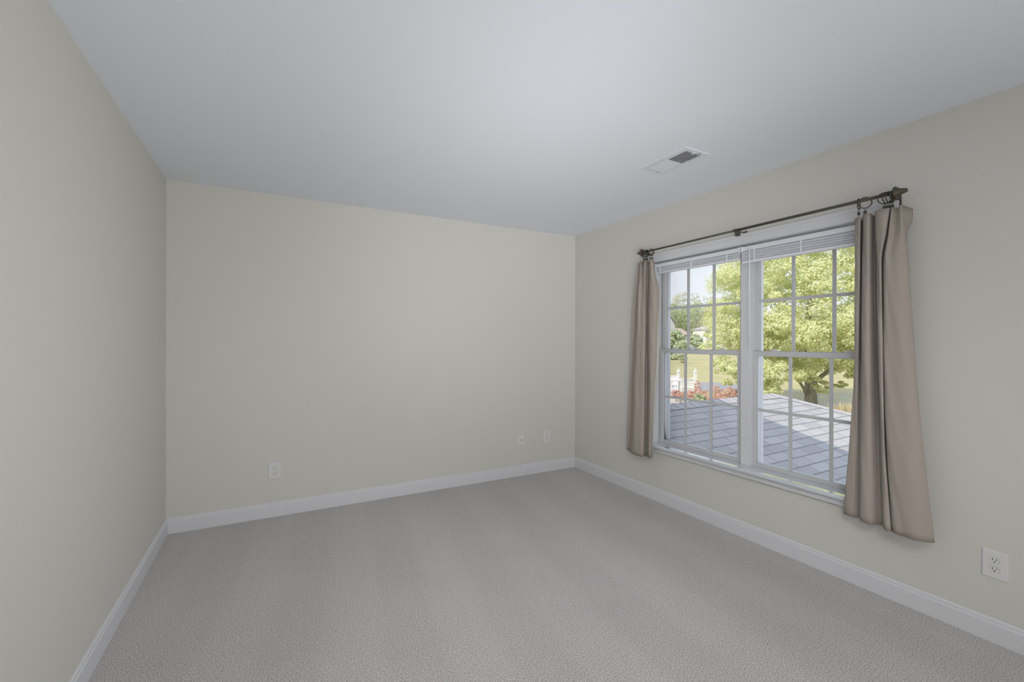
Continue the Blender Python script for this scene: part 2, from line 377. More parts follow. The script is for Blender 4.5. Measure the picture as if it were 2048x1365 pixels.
# ------------------------------------------------------------------ raised mini blinds inside the head of each unit
def mini_blind(yl, yr, z_stack, z_bot, label, lean, edge_wand_y):
    t = thing('mini_blind', label, 'blind', (.008, (yl + yr)/2, 1.945), 'raised mini blinds in the window head')
    b = MAT['blind']
    MB().box(-.008, .020, yr, yl, 1.947, 1.974).box(-.010, -.007, yr, yl, 1.969, 1.976).build('headrail', b, t, .0015)
    st = MB(); z = 1.943; k = 0
    while z > z_stack:
        dx = .0015*math.sin(k*2.1); a = .0012*math.sin(k*1.3)
        st.add([(-.010 + dx, yr + .004, z - a), (.016 + dx, yr + .004, z + a), (.016 + dx, yl - .004, z + a*.5), (-.010 + dx, yl - .004, z - a*.5),
                (-.010 + dx, yr + .004, z - a - .0019), (.016 + dx, yr + .004, z + a - .0019), (.016 + dx, yl - .004, z + a*.5 - .0019), (-.010 + dx, yl - .004, z - a*.5 - .0019)],
               [(0,1,2,3), (7,6,5,4), (0,4,5,1), (1,5,6,2), (2,6,7,3), (3,7,4,0)])
        z -= .0030; k += 1
    st.build('slat_stack', b, t)
    MB().box(-.010, .016, yr + .003, yl - .003, z_bot, z_stack - .002).build('bottom_rail', b, t, .003)
    for f in (.12, .5, .88):
        y = yl + (yr - yl)*f
        MB().box(-.0125, -.0095, y - .004, y + .004, z_bot + .002, 1.948).build('ladder_tape', MAT['clear'], t, .001)
    for y in (yl - .004, yr + .004):
        MB().box(-.013, .022, y - .006, y + .006, 1.943, 1.980).build('mounting_bracket', MAT['clear'], t, .002)
    if edge_wand_y:
        MB().tube([(-.013, edge_wand_y, 1.965), (-.015, edge_wand_y, 1.955), (-.015, edge_wand_y + .001, 1.30)], .0032, 8).build('jamb_edge_wand', MAT['clear'], t, smooth=True)  # thin wand added to stand in for the bright jamb edge
    return t
mini_blind(-1.084, -1.884, 1.907, 1.893, 'white mini blind raised over the half of the window showing open sky', 0, -1.135)
mini_blind(-1.896, -2.673, 1.884, 1.862, 'white mini blind raised over the half of the window filled by the maple', 0, -1.958)

# ------------------------------------------------------------------ curtains
def crom(P, n):                        # Catmull-Rom through the rows of P, n steps between neighbours
    P = np.asarray(P, float); Q = np.vstack([2*P[0] - P[1], P, 2*P[-1] - P[-2]]); out = []
    for i in range(1, len(Q) - 2):
        p0, p1, p2, p3 = Q[i-1], Q[i], Q[i+1], Q[i+2]
        for t in np.linspace(0, 1, n, endpoint=False):
            out.append(.5*((2*p1) + (p2 - p0)*t + (2*p0 - 5*p1 + 4*p2 - p3)*t*t + (3*p1 - p0 - 3*p2 + p3)*t**3))
    out.append(Q[-2]); return np.array(out)
def mono(xs, ys, xq):                   # smooth interpolation between levels without overshoot
    xs = np.asarray(xs, float); ys = np.asarray(ys, float); d = np.diff(ys, axis=0)/np.diff(xs)[:, None]
    m = np.vstack([d[:1], np.where(d[1:]*d[:-1] > 0, 2*d[1:]*d[:-1]/(d[1:] + d[:-1] + 1e-12), 0), d[-1:]])
    out = []
    for x in xq:
        i = min(max(int(np.searchsorted(xs, x)) - 1, 0), len(xs) - 2); h = xs[i+1] - xs[i]; t = (x - xs[i])/h
        out.append((1+2*t)*(1-t)**2*ys[i] + t*(1-t)**2*h*m[i] + t*t*(3-2*t)*ys[i+1] + t*t*(t-1)*h*m[i+1])
    return np.array(out)
def drape(cols, levels, z_lo, z_hi, rows, sub, dx=0.0, top_dip=None, seed=1):
    # cols: one entry per control fold, a list of (u, X) pairs, one per level (top first)
    lv = np.array(levels[::-1]); K = len(cols)
    Y = np.array([[ycol(u, X) for u, X in c[::-1]] for c in cols]).T; X = np.array([[x for u, x in c[::-1]] for c in cols]).T
    zs = np.linspace(z_lo, z_hi, rows); yy = mono(lv, Y, zs); xx = mono(lv, X, zs)
    rng = random.Random(seed); grid = []
    dip = np.zeros(K) if top_dip is None else np.array(top_dip)
    dipf = crom(dip[:, None], sub)[:, 0]
    for r, z in enumerate(zs):
        c = crom(np.stack([xx[r], yy[r]], 1), sub); w = max(0, (z - 1.9)/.12)
        if dx:                         # an inner layer, dx behind the front cloth on its window side
            tg = np.gradient(c, axis=0); tg /= np.linalg.norm(tg, axis=1, keepdims=True) + 1e-9
            c = c + np.stack([-tg[:, 1], tg[:, 0]], 1)*dx
        row = []
        for k, (x, y) in enumerate(c):
            wob = .002*math.sin(z*7 + k*.35) + .0012*math.sin(z*19 + k*.8)
            row.append((x + wob, y, z - dipf[k]*w))
        grid.append(row)
    return grid
def sheet(grid):
    n = len(grid[0]); vs = [p for r in grid for p in r]
    fs = [(r*n + k, r*n + k + 1, (r+1)*n + k + 1, (r+1)*n + k) for r in range(len(grid) - 1) for k in range(n - 1)]
    return MB().add(vs, fs)
def cloth(mb, name, mat, parent, thick):
    o = mb.build(name, mat, parent, smooth=True)
    s = o.modifiers.new('thickness', 'SOLIDIFY'); s.thickness = thick; s.offset = 0
    return o
LV = [2.012, 1.93, 1.87, 1.75, 1.28, .85, .39]
def C(us, xs):                         # six levels are given; the one just under the header lies between its neighbours
    if len(us) == 6: us = (us[0], us[0]*.42 + us[1]*.58) + tuple(us[1:]); xs = (xs[0], xs[0]*.42 + xs[1]*.58) + tuple(xs[1:])
    return list(zip(us, xs))
LEFT = [C((1275,1271,1267.5,1261.5,1258,1254), (-.088,-.085,-.08,-.075,-.075,-.075)),
        C((1278.5,1276,1273,1267,1263.5,1259), (-.078,-.075,-.072,-.070,-.070,-.072)),
        C((1282.5,1280,1277.5,1272.5,1269,1265), (-.112,-.118,-.122,-.125,-.128,-.130)),
        C((1285.5,1284,1282.5,1280,1278,1275), (-.088,-.100,-.112,-.125,-.130,-.132)),
        C((1290.5,1290,1289.5,1289,1288,1286), (-.115,-.120,-.122,-.122,-.122,-.122)),
        C((1296,1295,1294,1293.5,1293,1292), (-.072,-.068,-.068,-.070,-.070,-.072)),
        C((1299,1299.5,1300,1300,1300,1300), (-.105,-.108,-.110,-.112,-.112,-.112)),
        C((1303,1305,1309,1309.5,1305.5,1302.5), (-.115,-.112,-.110,-.105,-.100,-.095)),
        C((1306,1311,1317.5,1316.5,1309.5,1304.5), (-.085,-.078,-.072,-.070,-.068,-.068))]
RIGHT = [C((1709.5,1709.5,1709.5,1709,1701,1688), (-.105,-.102,-.100,-.095,-.085,-.080)),
         C((1719.5,1718.5,1718,1716,1712,1705), (-.122,-.118,-.112,-.100,-.092,-.088)),
         C((1722.5,1722.5,1722.5,1721,1720,1719.5), (-.068,-.068,-.068,-.070,-.072,-.074)),
         C((1726,1726,1726,1725,1724,1723), (-.110,-.112,-.114,-.116,-.116,-.116)),
         C((1737,1737,1737,1738,1740,1742), (-.126,-.128,-.128,-.126,-.122,-.118)),
         C((1748,1748,1749,1753,1758,1764), (-.078,-.075,-.072,-.072,-.074,-.078)),
         C((1752,1753,1755,1758,1763,1771), (-.128,-.130,-.132,-.134,-.134,-.132)),
         C((1777,1769,1761.5,1765,1769,1782), (-.136,-.138,-.140,-.140,-.138,-.134)),
         C((1780.5,1772.5,1764.5,1766.5,1770.5,1785), (-.104,-.104,-.106,-.108,-.108,-.110)),
         C((1785,1778,1769,1770,1775,1790), (-.130,-.136,-.140,-.142,-.142,-.140)),
         C((1792.5,1788,1780,1784,1793,1806), (-.112,-.122,-.138,-.146,-.148,-.146)),
         C((1801,1801,1799,1808,1822,1838), (-.138,-.138,-.140,-.142,-.144,-.142)),
         C((1807.5,1810,1814.5,1828,1845,1868), (-.112,-.112,-.112,-.112,-.110,-.105)),
         C((1825,1823,1812,1813,1826,1843,1866), (-.050,-.054,-.078,-.082,-.085,-.085,-.085))]
def curtain(cols, label, group, dip, seed, zlo, zt):
    root = thing('curtain', label, 'curtain', (-.1, float(np.mean([ycol(c[-1][0], c[-1][1]) for c in cols])), zlo), group)
    cloth(sheet(drape(cols, LV, zlo + .002, zt, 46, 7, 0, dip, seed)), 'panel', MAT['curtain'], root, .0022)
    hem = drape(cols, LV, zlo, zlo + .088, 6, 7, .0035, None, seed); cloth(sheet(hem), 'hem', MAT['curtain'], root, .002)
    lin = [[(u + ((-1.5, -1.0, .2, 1.0, 2.6, 2.8, 2.2)[j] if i == len(cols) - 1 else 0), x) for j, (u, x) in enumerate(c)] for i, c in enumerate(cols)]
    return root, lin
cl, lin = curtain(LEFT, 'taupe curtain bunched at the far end of the rod, nearest the room corner', 'taupe curtains on the bronze rod',
                  [.004, .010, 0, .008, 0, .012, 0, .004, .004], 3, .372, 2.004)
cloth(sheet(drape(lin, LV, .40, 1.97, 40, 7, .006, None, 3)), 'lining', MAT['lining'], cl, .0015)
crt, lin = curtain(RIGHT, 'taupe curtain flaring wide at its hem beside the big outlet', 'taupe curtains on the bronze rod',
                   [.012, .010, .022, .002, .002, .012, 0, 0, .006, 0, .004, 0, 0, .010], 5, .392, 1.998)
lin[-1] = C((1811,1812,1815,1820,1831,1845,1866), (-.062,-.062,-.062,-.062,-.068,-.072,-.075))
cloth(sheet(drape(lin, LV, .425, 1.885, 40, 7, .006, None, 5)), 'lining', MAT['lining'], crt, .0015)

# ------------------------------------------------------------------ curtain rod, rings
RX, RZ = -.092, 2.078
rod = thing('curtain_rod', 'dark bronze curtain rod with flared finials across the window top', 'curtain rod', (RX, -1.9, RZ))
MB().tube([(RX, ycol(1285, RX), RZ), (RX, -1.915, RZ)], .0068, 14).build('thin_pole', MAT['bronze'], rod, smooth=True)
MB().tube([(RX, -1.905, RZ), (RX, ycol(1787, RX), RZ)], .0085, 14).tube([(RX, -1.902, RZ), (RX, -1.915, RZ)], .0115, 14).build('thick_pole', MAT['bronze'], rod, smooth=True)
def finial(y, s):
    prof = [(0, .0085), (.003, .017), (.005, .0285), (.010, .030), (.0135, .0275), (.021, .0205), (.031, .0155), (.042, .0125), (.050, .0110), (.055, .0085), (.057, .003)]
    m = MB().tube([(RX, y + s*d, RZ) for d, r in prof], [r for d, r in prof], 20)
    m.build('finial', MAT['bronze'], rod, smooth=True)
finial(ycol(1786, RX), -1); finial(ycol(1285.5, RX), 1)
def bracket(y):
    m = MB().box(-.005, 0, y - .010, y + .010, RZ - .012, RZ + .004).box(RX - .004, -.004, y - .005, y + .005, RZ - .012, RZ - .006)
    m.tube([(RX + .013*math.cos(a), y, RZ + .013*math.sin(a)) for a in np.linspace(math.radians(150), math.radians(390), 12)], .004, 8)
    m.box(RX - .012, RX + .014, y - .013, y + .011, RZ - .040, RZ - .010)
    m.build('bracket', MAT['bronze'], rod, .002)
bracket(-1.925)
for y in (ycol(1291, RX), ycol(1781, RX)):
    m = MB().box(-.006, 0, y - .010, y + .010, RZ - .045, RZ + .008).box(RX - .004, -.004, y - .006, y + .006, RZ - .022, RZ - .012)
    m.tube([(RX + .013*math.cos(a), y, RZ + .013*math.sin(a)) for a in np.linspace(math.radians(150), math.radians(390), 12)], .004, 8)
    m.build('bracket', MAT['bronze'], rod, .002)

def make_ring():
    root = thing('curtain_ring', '', 'curtain ring', (0, 0, 0))
    R_ = .028
    ring = MB().tube([(R_*math.sin(a), 0, -.0156 + R_*math.cos(a)) for a in np.linspace(0, 2*math.pi, 28, endpoint=False)], .0028, 8, closed=True)
    ring.build('ring', MAT['bronze'], root, smooth=True)
    clip = MB().box(-.006, .006, -.005, .005, -.074, -.056).box(-.0075, .0075, -.006, .006, -.0665, -.0615).build('clip', MAT['bronze'], root, .001)
    MB().tube([(0, 0, -.043), (.001, 0, -.049), (0, 0, -.058)], .0011, 6).build('wire_loop', MAT['steel'], clip, smooth=True)
    return root
def copy_tree(o, parent=None):
    c = o.copy(); COL.objects.link(c)
    if parent is not None: c.parent = parent
    for ch in list(o.children): copy_tree(ch, c)
    return c
ring0 = make_ring()
ORD = ['first', 'second', 'third', 'fourth', 'fifth', 'sixth', 'seventh']
def rings(us, turns, where, group):
    global ring0
    for k, (u, a) in enumerate(zip(us, turns)):
        y = ycol(u, RX)
        o = ring0 if not ring0.get('used') else copy_tree(ring0)
        ring0['used'] = 1
        o.location = (RX, y, RZ); o.rotation_euler = (0, 0, math.radians(a))
        o['label'] = 'dark bronze clip ring, %s from the %s' % (ORD[k], where); o['group'] = group
used = []
rings((1287.2, 1289.0, 1290.2, 1292.6, 1294.4, 1300, 1304), (-30, 10, -8, 6, 16, 30, 22), 'finial at the room corner end of the rod', 'clip rings on the far curtain')
rings((1784.4, 1782.6, 1778, 1772.5, 1768, 1729.5, 1717), (5, 12, -8, -14, -48, -58, 12), 'finial at the outlet end of the rod', 'clip rings on the near curtain')
for o in S.objects:
    if 'used' in o: del o['used']

# ------------------------------------------------------------------ wall plates
def place(root, loc, nx):               # plates are built facing -y; nx turns them to the window wall
    root.location = loc; root.rotation_euler = (0, 0, math.radians(nx))
def disc(m, cx, cz, rx, rz, y0, y1, n=20, flat=None):
    pts = []
    for a in np.linspace(0, 2*math.pi, n, endpoint=False):
        z = rz*math.sin(a)
        if flat: z = max(-flat, min(flat, z))
        pts.append((cx + rx*math.cos(a), cz + z))
    vs = [(x, y0, z) for x, z in pts] + [(x, y1, z) for x, z in pts]
    m.add(vs, [tuple(range(n)), tuple(range(2*n-1, n-1, -1))] + [(i, n + i, n + (i+1) % n, (i+1) % n) for i in range(n)])
def outlet(loc, turn, w, h, label, name='wall_outlet'):
    root = thing(name, label, 'outlet', (0, 0, 0), 'white duplex wall outlets')
    b = .004
    MB().add([(-w/2, 0, -h/2), (w/2, 0, -h/2), (w/2, 0, h/2), (-w/2, 0, h/2), (-w/2 + b, -.006, -h/2 + b), (w/2 - b, -.006, -h/2 + b), (w/2 - b, -.006, h/2 - b), (-w/2 + b, -.006, h/2 - b)],
             [(3,2,1,0), (4,5,6,7), (0,1,5,4), (1,2,6,5), (2,3,7,6), (3,0,4,7)]).build('cover_plate', MAT['plate'], root, .0012)
    for cz in (.0205, -.0205):
        ed = MB(); disc(ed, 0, cz, .0175, .0175, -.0045, -.0064, 24, .0146)
        rc = ed.build('receptacle_gap', MAT['seam'], root)
        fc = MB(); disc(fc, 0, cz, .0167, .0167, -.005, -.0078, 24, .0138)
        f = fc.build('receptacle', MAT['plate'], root)
        sl = MB().box(-.0074, -.0052, -.0083, -.0070, cz - .001, cz + .0085).box(.0052, .0072, -.0083, -.0070, cz, cz + .0075)
        disc(sl, 0, cz - .0068, .0027, .0027, -.0070, -.0083, 12)
        sl.build('slots', MAT['dark_slot'], f)
    sc = MB(); disc(sc, 0, 0, .0028, .0028, -.005, -.0068, 12); sc.build('screw', MAT['plate'], root)
    place(root, loc, turn); return root
outlet((-2.806, 0, .345), 0, .087, .124, 'white duplex outlet alone in the middle of the long wall')
outlet((-.354, 0, .357), 0, .078, .122, 'white duplex outlet beside the cable plate near the room corner')
outlet((0, -3.102, .344), -90, .084, .126, 'white duplex outlet under the window wall curtain, slots facing the room')
cp = thing('cable_plate', 'small white cable jack plate, beside the outlet near the room corner', 'wall plate', (0, 0, 0))
w, h, b = .069, .108, .004
MB().add([(-w/2, 0, -h/2), (w/2, 0, -h/2), (w/2, 0, h/2), (-w/2, 0, h/2), (-w/2 + b, -.005, -h/2 + b), (w/2 - b, -.005, -h/2 + b), (w/2 - b, -.005, h/2 - b), (-w/2 + b, -.005, h/2 - b)],
         [(3,2,1,0), (4,5,6,7), (0,1,5,4), (1,2,6,5), (2,3,7,6), (3,0,4,7)]).build('cover_plate', MAT['plate'], cp, .001)
jk = MB(); jk.tube([(0, -.004, 0), (0, -.012, 0)], .0052, 12); jk.build('coax_jack', MAT['steel'], cp)
for z in (.041, -.041):
    sc = MB(); disc(sc, 0, z, .0026, .0026, -.004, -.0058, 12); sc.build('screw', MAT['plate'], cp)
place(cp, (-.657, 0, .352), 0)

# ------------------------------------------------------------------ ceiling vent
vx0, vx1, vy0, vy1 = -.762, -.562, -2.068, -1.712
gx0, gx1 = -.720, -.594
vt = thing('ceiling_vent', 'white two way ceiling air register near the window', 'vent', ((vx0+vx1)/2, (vy0+vy1)/2, H))
zf = H - .006
fr = MB().box(vx0, gx0, vy0, vy1, zf, H).box(gx1, vx1, vy0, vy1, zf, H).box(gx0, gx1, vy0, -2.034, zf, H).box(gx0, gx1, -1.748, vy1, zf, H).box(gx0, gx1, -1.898, -1.884, zf, H)
fr.build('frame', MAT['vent'], vt, .0015)
MB().box(gx0, gx1, -2.034, -1.748, H - .0012, H - .0004).build('duct_opening', MAT['vent_dark'], vt)
def louvers(ya, yb, n, tilt):
    m = MB()
    for k in range(n):
        y = ya + (yb - ya)*(k + .5)/n
        c = np.array([(gx0 + gx1)/2, y, H - .005]); a = math.radians(tilt)
        m.obox(c, ((gx1 - gx0)/2, 0, 0), (0, .0066*math.cos(a), .0066*math.sin(a)), (0, -.0005*math.sin(a), .0005*math.cos(a)))
    return m
louvers(-2.034, -1.898, 10, 48).build('louver_bank', MAT['vent'], vt)
louvers(-1.884, -1.748, 10, -9).build('louver_bank', MAT['vent'], vt)
MB().box(-.668, -.660, -2.050, -2.030, H - .012, H - .005).build('damper_lever', MAT['vent'], vt, .001)
for y in (-2.052, -1.730):
    m = MB(); m.tube([(-.625, y, H - .0055), (-.625, y, H - .0085)], .0035, 12); m.build('screw', MAT['steel'], vt)

# ------------------------------------------------------------------ outside: the house's own wall and eaves
hw = MB().box(WALL_T, WALL_T + .03, -9, Y0, -2.9, 2.7).box(WALL_T, WALL_T + .03, Y1, 5, -2.9, 2.7).box(WALL_T, WALL_T + .03, Y0, Y1, -2.9, WZ0).box(WALL_T, WALL_T + .03, Y0, Y1, WZ1, 2.7)
structure(hw.build('wall_exterior', MAT['ext_siding']))
ev = MB().add([(.31, -9, 2.20), (.31, 5, 2.20), (.31, 5, 2.335), (.31, -9, 2.335), (-6, -9, 4.85), (-6, 5, 4.85), (.0, -9, 2.20), (.0, 5, 2.20)],
              [(0, 1, 2, 3), (3, 2, 5, 4), (0, 6, 7, 1)])
ev.build('roof_eave', MAT['ext_siding'])
structure(bpy.data.objects['roof_eave'])
structure(MB().box(-6, -W - .12, -9, 5, -2.9, 2.5).build('wall_house_side', MAT['ext_siding']))

# porch roof with a ridge running out from the wall and a hip at its end
PEAK_X = 3.60
pr = thing('porch_roof', 'grey shingled hip roof just below the window, half in shade', 'roof', (3.60, RIDGE_Y, RIDGE_Z))
X0 = WALL_T - .05
def slope_pt(x, s, lift=0): return (x, RIDGE_Y - s/SLOPE, RIDGE_Z - s*TAN/SLOPE + lift)
sh = MB(); uvs = []; NC = 36
for c in range(NC):
    s0, s1 = c*EXPO, (c+1)*EXPO
    xe0, xe1 = PEAK_X + s0/SLOPE, PEAK_X + s1/SLOPE
    for (a, b) in ((0, 1),):
        n0 = len(sh.v)
        sh.add([slope_pt(X0, s0, .0005), slope_pt(xe0, s0, .0005), slope_pt(xe1, s1, .0045), slope_pt(X0, s1, .0045), slope_pt(X0, s1, -.002), slope_pt(xe1, s1, -.002)],
               [(0, 3, 2, 1), (3, 4, 5, 2)])
        uvs += [[(X0, s0), (X0, s1 - .0001), (xe1, s1 - .0001), (xe0, s0)], [(X0 + .15, s1 - .06)]*2 + [(X0 + .16, s1 - .06)]*2]
me = bpy.data.meshes.new('shingle_slope'); me.from_pydata(sh.v, [], sh.f); me.update()
uvl = me.uv_layers.new(name='uv')
k = 0
for f in uvs:
    for q in f: uvl.data[k].uv = q; k += 1
me.materials.append(MAT['shingle'])
so = bpy.data.objects.new('shingle_slope', me); COL.objects.link(so); join(so, pr)
SL = NC*EXPO
bk = MB().add([(X0, RIDGE_Y, RIDGE_Z), (PEAK_X, RIDGE_Y, RIDGE_Z), (PEAK_X + 4, RIDGE_Y + 4, RIDGE_Z - 4*TAN), (X0, RIDGE_Y + 4, RIDGE_Z - 4*TAN)], [(0, 1, 2, 3)])
bk.add([(PEAK_X, RIDGE_Y, RIDGE_Z), (PEAK_X + 4, RIDGE_Y + 4, RIDGE_Z - 4*TAN), (PEAK_X + SL/SLOPE, RIDGE_Y - SL/SLOPE, RIDGE_Z - SL*TAN/SLOPE)], [(0, 2, 1)])
bk.build('far_slope', MAT['cap'], pr)
cp_ = MB(); wv_ = .13
for i in range(24):                     # ridge cap pieces
    xa, xb = X0 + i*.145, min(X0 + (i + 1)*.145 + .02, PEAK_X)
    if xa >= PEAK_X: break
    cp_.add([(xa, RIDGE_Y - wv_, RIDGE_Z - wv_*TAN + .012), (xb, RIDGE_Y - wv_, RIDGE_Z - wv_*TAN + .008), (xb, RIDGE_Y, RIDGE_Z + .010), (xa, RIDGE_Y, RIDGE_Z + .015),
             (xb, RIDGE_Y + wv_, RIDGE_Z - wv_*TAN + .008), (xa, RIDGE_Y + wv_, RIDGE_Z - wv_*TAN + .012)], [(0, 1, 2, 3), (3, 2, 4, 5)])
cp_.build('ridge_cap', MAT['cap'], pr)
hp = MB(); hw_ = .12
hd = np.array([1, -1, -TAN]); hd = hd/np.linalg.norm(hd); P0 = np.array([PEAK_X, RIDGE_Y, RIDGE_Z])
sa = np.array([-1.0, -1.0, 0]); sa = np.array([-hw_/1.414, -hw_/1.414, -hw_/1.414*TAN + .0]); sb = np.array([hw_/1.414, hw_/1.414, -hw_/1.414*TAN])
for i in range(34):
    a = P0 + hd*(i*.145); b = P0 + hd*((i + 1)*.145 + .02); l0, l1 = np.array([0, 0, .009]), np.array([0, 0, .006])
    hp.add([a + sa + l1, b + sa + l0, b + l0, a + l1, b + sb + l0, a + sb + l1], [(0, 1, 2, 3), (3, 2, 4, 5)])
hp.build('hip_cap', MAT['cap'], pr)
pr.rotation_euler = (0, 0, math.radians(1.8))

# ------------------------------------------------------------------ outside: ground, drives
def terrain():
    m = MB(); rr = [3, 8, 14, 20, 26, 32, 38, 44, 52, 62, 75, 90, 110, 135, 165, 200, 250, 320, 420]
    aa = np.radians(np.linspace(-40, 130, 60)); n = len(aa); vs = []
    for r in rr:
        for a in aa:
            x = CAM[0] + r*math.sin(a); y = CAM[1] + r*math.cos(a); vs.append((x, y, ground_z(x, y)))
    fs = [(i*n + k, i*n + k + 1, (i+1)*n + k + 1, (i+1)*n + k) for i in range(len(rr) - 1) for k in range(n - 1)]
    # keep the lawn outside the house footprint
    def keep(f): return all(vs[i][0] > .2 or vs[i][1] > .3 for i in f)
    return m.add(vs, [f for f in fs if keep(f)])
structure(terrain().build('lawn_ground', MAT['lawn'], smooth=True))
def patch(name, px, mat, lift=.03, steps=10):
    # a strip on the ground between two pixel polylines (far edge, near edge)
    far, near = px; m = MB(); vs = []
    for i in range(steps + 1):
        t = i/steps
        def pick(l):
            k = min(int(t*(len(l) - 1)), len(l) - 2); q = t*(len(l) - 1) - k
            return (l[k][0]*(1-q) + l[k+1][0]*q, l[k][1]*(1-q) + l[k+1][1]*q)
        A, B = on_ground(*pick(far)), on_ground(*pick(near))
        for j in range(5):
            p = A + (B - A)*j/4; vs.append((p[0], p[1], ground_z(p[0], p[1]) + lift))
    fs = [(i*5 + j, i*5 + j + 1, (i+1)*5 + j + 1, (i+1)*5 + j) for i in range(steps) for j in range(4)]
    return structure(m.add(vs, fs).build(name, mat))
patch('street_path', ([(1250, 764), (1390, 765), (1440, 766.5), (1480, 769), (1560, 775)], [(1250, 783), (1390, 783), (1440, 784), (1480, 786), (1560, 792)]), MAT['asphalt'])
patch('concrete_path', ([(1250, 774), (1330, 776), (1372, 777), (1398, 783)], [(1250, 790), (1330, 787), (1372, 786), (1398, 789)]), MAT['concrete'], .05)
patch('front_path', ([(1250, 797), (1330, 796.5), (1400, 800)], [(1250, 830), (1330, 826), (1400, 826)]), MAT['concrete'], .05)
patch('far_drive', ([(1366, 700), (1380, 693.6), (1400, 689), (1418, 686)], [(1366, 703), (1380, 701), (1400, 698), (1418, 697)]), MAT['asphalt'], .1)

# ------------------------------------------------------------------ outside: foliage makers
def leaf_mesh(pos, nrm, size, rng, aspect=.8):
    n = len(pos); a = rng.normal(size=(n, 3)); nrm = nrm/np.linalg.norm(nrm, axis=1, keepdims=True)
    t = a - nrm*(a*nrm).sum(1, keepdims=True); t /= np.linalg.norm(t, axis=1, keepdims=True); b = np.cross(nrm, t)
    s = size*rng.uniform(.7, 1.25, (n, 1)); fold = nrm*s*.16
    base_, tip = pos - t*s*.5, pos + t*s*.5
    l = pos - t*s*.05 + b*s*.5*aspect + fold; r = pos - t*s*.05 - b*s*.5*aspect + fold
    V = np.stack([base_, l, tip, r], 1).reshape(-1, 3)
    F = np.arange(n)[:, None]*4
    F = np.concatenate([F + np.array([[0, 1, 2]]), F + np.array([[0, 2, 3]])], 1).reshape(-1, 3)
    return V, F
def leaf_object(name, V, F, mat, parent):
    me = bpy.data.meshes.new(name); V = np.ascontiguousarray(V, np.float32); F = np.ascontiguousarray(F, np.int32)
    me.vertices.add(len(V)); me.vertices.foreach_set('co', V.ravel())
    me.loops.add(F.size); me.loops.foreach_set('vertex_index', F.ravel())
    me.polygons.add(len(F)); me.polygons.foreach_set('loop_start', np.arange(0, F.size, 3, dtype=np.int32))
    me.update(calc_edges=True); me.validate(); me.materials.append(mat)
    o = bpy.data.objects.new(name, me); COL.objects.link(o)
    if parent is not None: join(o, parent)
    return o
def crown_leaves(center, radii, n_clump, clump_r, per, size, seed, down=None, up_bias=.5, shell=.55):
    rng = np.random.default_rng(seed); P = []; N = []
    c = np.array(center, float); R = np.array(radii, float)
    for _ in range(n_clump):
        d = rng.normal(size=3); d /= np.linalg.norm(d)
        rr = R.copy()
        if down is not None and d[2] < 0: rr[2] = down
        q = d*rr*(shell + (1 - shell)*rng.random()**.5)
        cr_ = clump_r*rng.uniform(.6, 1.3)
        m = rng.normal(size=(per, 3)); m /= np.linalg.norm(m, axis=1, keepdims=True)
        m *= (rng.random((per, 1))**.4)
        P.append(c + q + m*cr_*np.array([1, 1, .62])); N.append(m*1.0 + d*.5 + np.array([0, 0, up_bias]) + rng.normal(size=(per, 3))*.45)
    return leaf_mesh(np.concatenate(P), np.concatenate(N), size, rng)
def tree(name, label, cat, base_p, trunk_r, center, radii, clumps, clump_r, per, size, mat, seed, group=None, down=None, trunk_top=None, shell=.55):
    b = np.array(base_p, float)
    t = thing(name, label, cat, tuple(b), group)
    c = np.array(center, float); top = c + np.array([0, 0, radii[2]*.55]) if trunk_top is None else np.array(trunk_top)
    MB().tube([b - np.array([0, 0, .1]), b + (top - b)*.3, b + (top - b)*.65, top], [trunk_r*1.15, trunk_r, trunk_r*.7, trunk_r*.25], 10).build('trunk', MAT['bark'], t, smooth=True)
    V, F = crown_leaves(center, radii, clumps, clump_r, per, size, seed, down, shell=shell)
    leaf_object('foliage', V, F, mat, t); return t

# the maple
mb_ = stand(1622, 27.0)
mp_ = thing('maple_tree', 'big yellow green maple rising behind the porch roof', 'tree', tuple(mb_))
def P(u, v, d): return at(u, v, d)
MB().tube([mb_ - np.array([0, 0, .1]), P(1622, 812, 27), P(1621.5, 785, 27), P(1621, 766, 27), P(1619, 740, 27), P(1616, 690, 27.2), P(1618, 600, 27.3), P(1622, 500, 27.3)],
          [.42, .36, .315, .31, .24, .19, .13, .05], 16).build('trunk', MAT['bark'], mp_, smooth=True)
MB().tube([P(1613, 788, 26.9), P(1608, 778, 26.8), P(1600, 766, 26.5), P(1590, 745, 26), P(1575, 715, 25)], [.11, .085, .075, .06, .03], 10).build('branch', MAT['bark'], mp_, smooth=True)
MB().tube([P(1624, 775, 27), P(1632, 762, 26.8), P(1647, 750, 26.5), P(1668, 735, 26), P(1690, 712, 25.5)], [.16, .14, .12, .08, .04], 10).build('branch', MAT['bark'], mp_, smooth=True)
MB().tube([P(1620, 752, 27), P(1616, 730, 26.6), P(1610, 700, 26)], [.14, .1, .05], 10).build('branch', MAT['bark'], mp_, smooth=True)
cc = P(1625, 640, 27.4)
rng0 = np.random.default_rng(11)
V1, F1 = crown_leaves(cc, (6.0, 6.0, 8.2), 1500, .58, 150, .125, 11, down=3.15, shell=.45)
V2s, F2s = [V1], [F1]; off = len(V1)
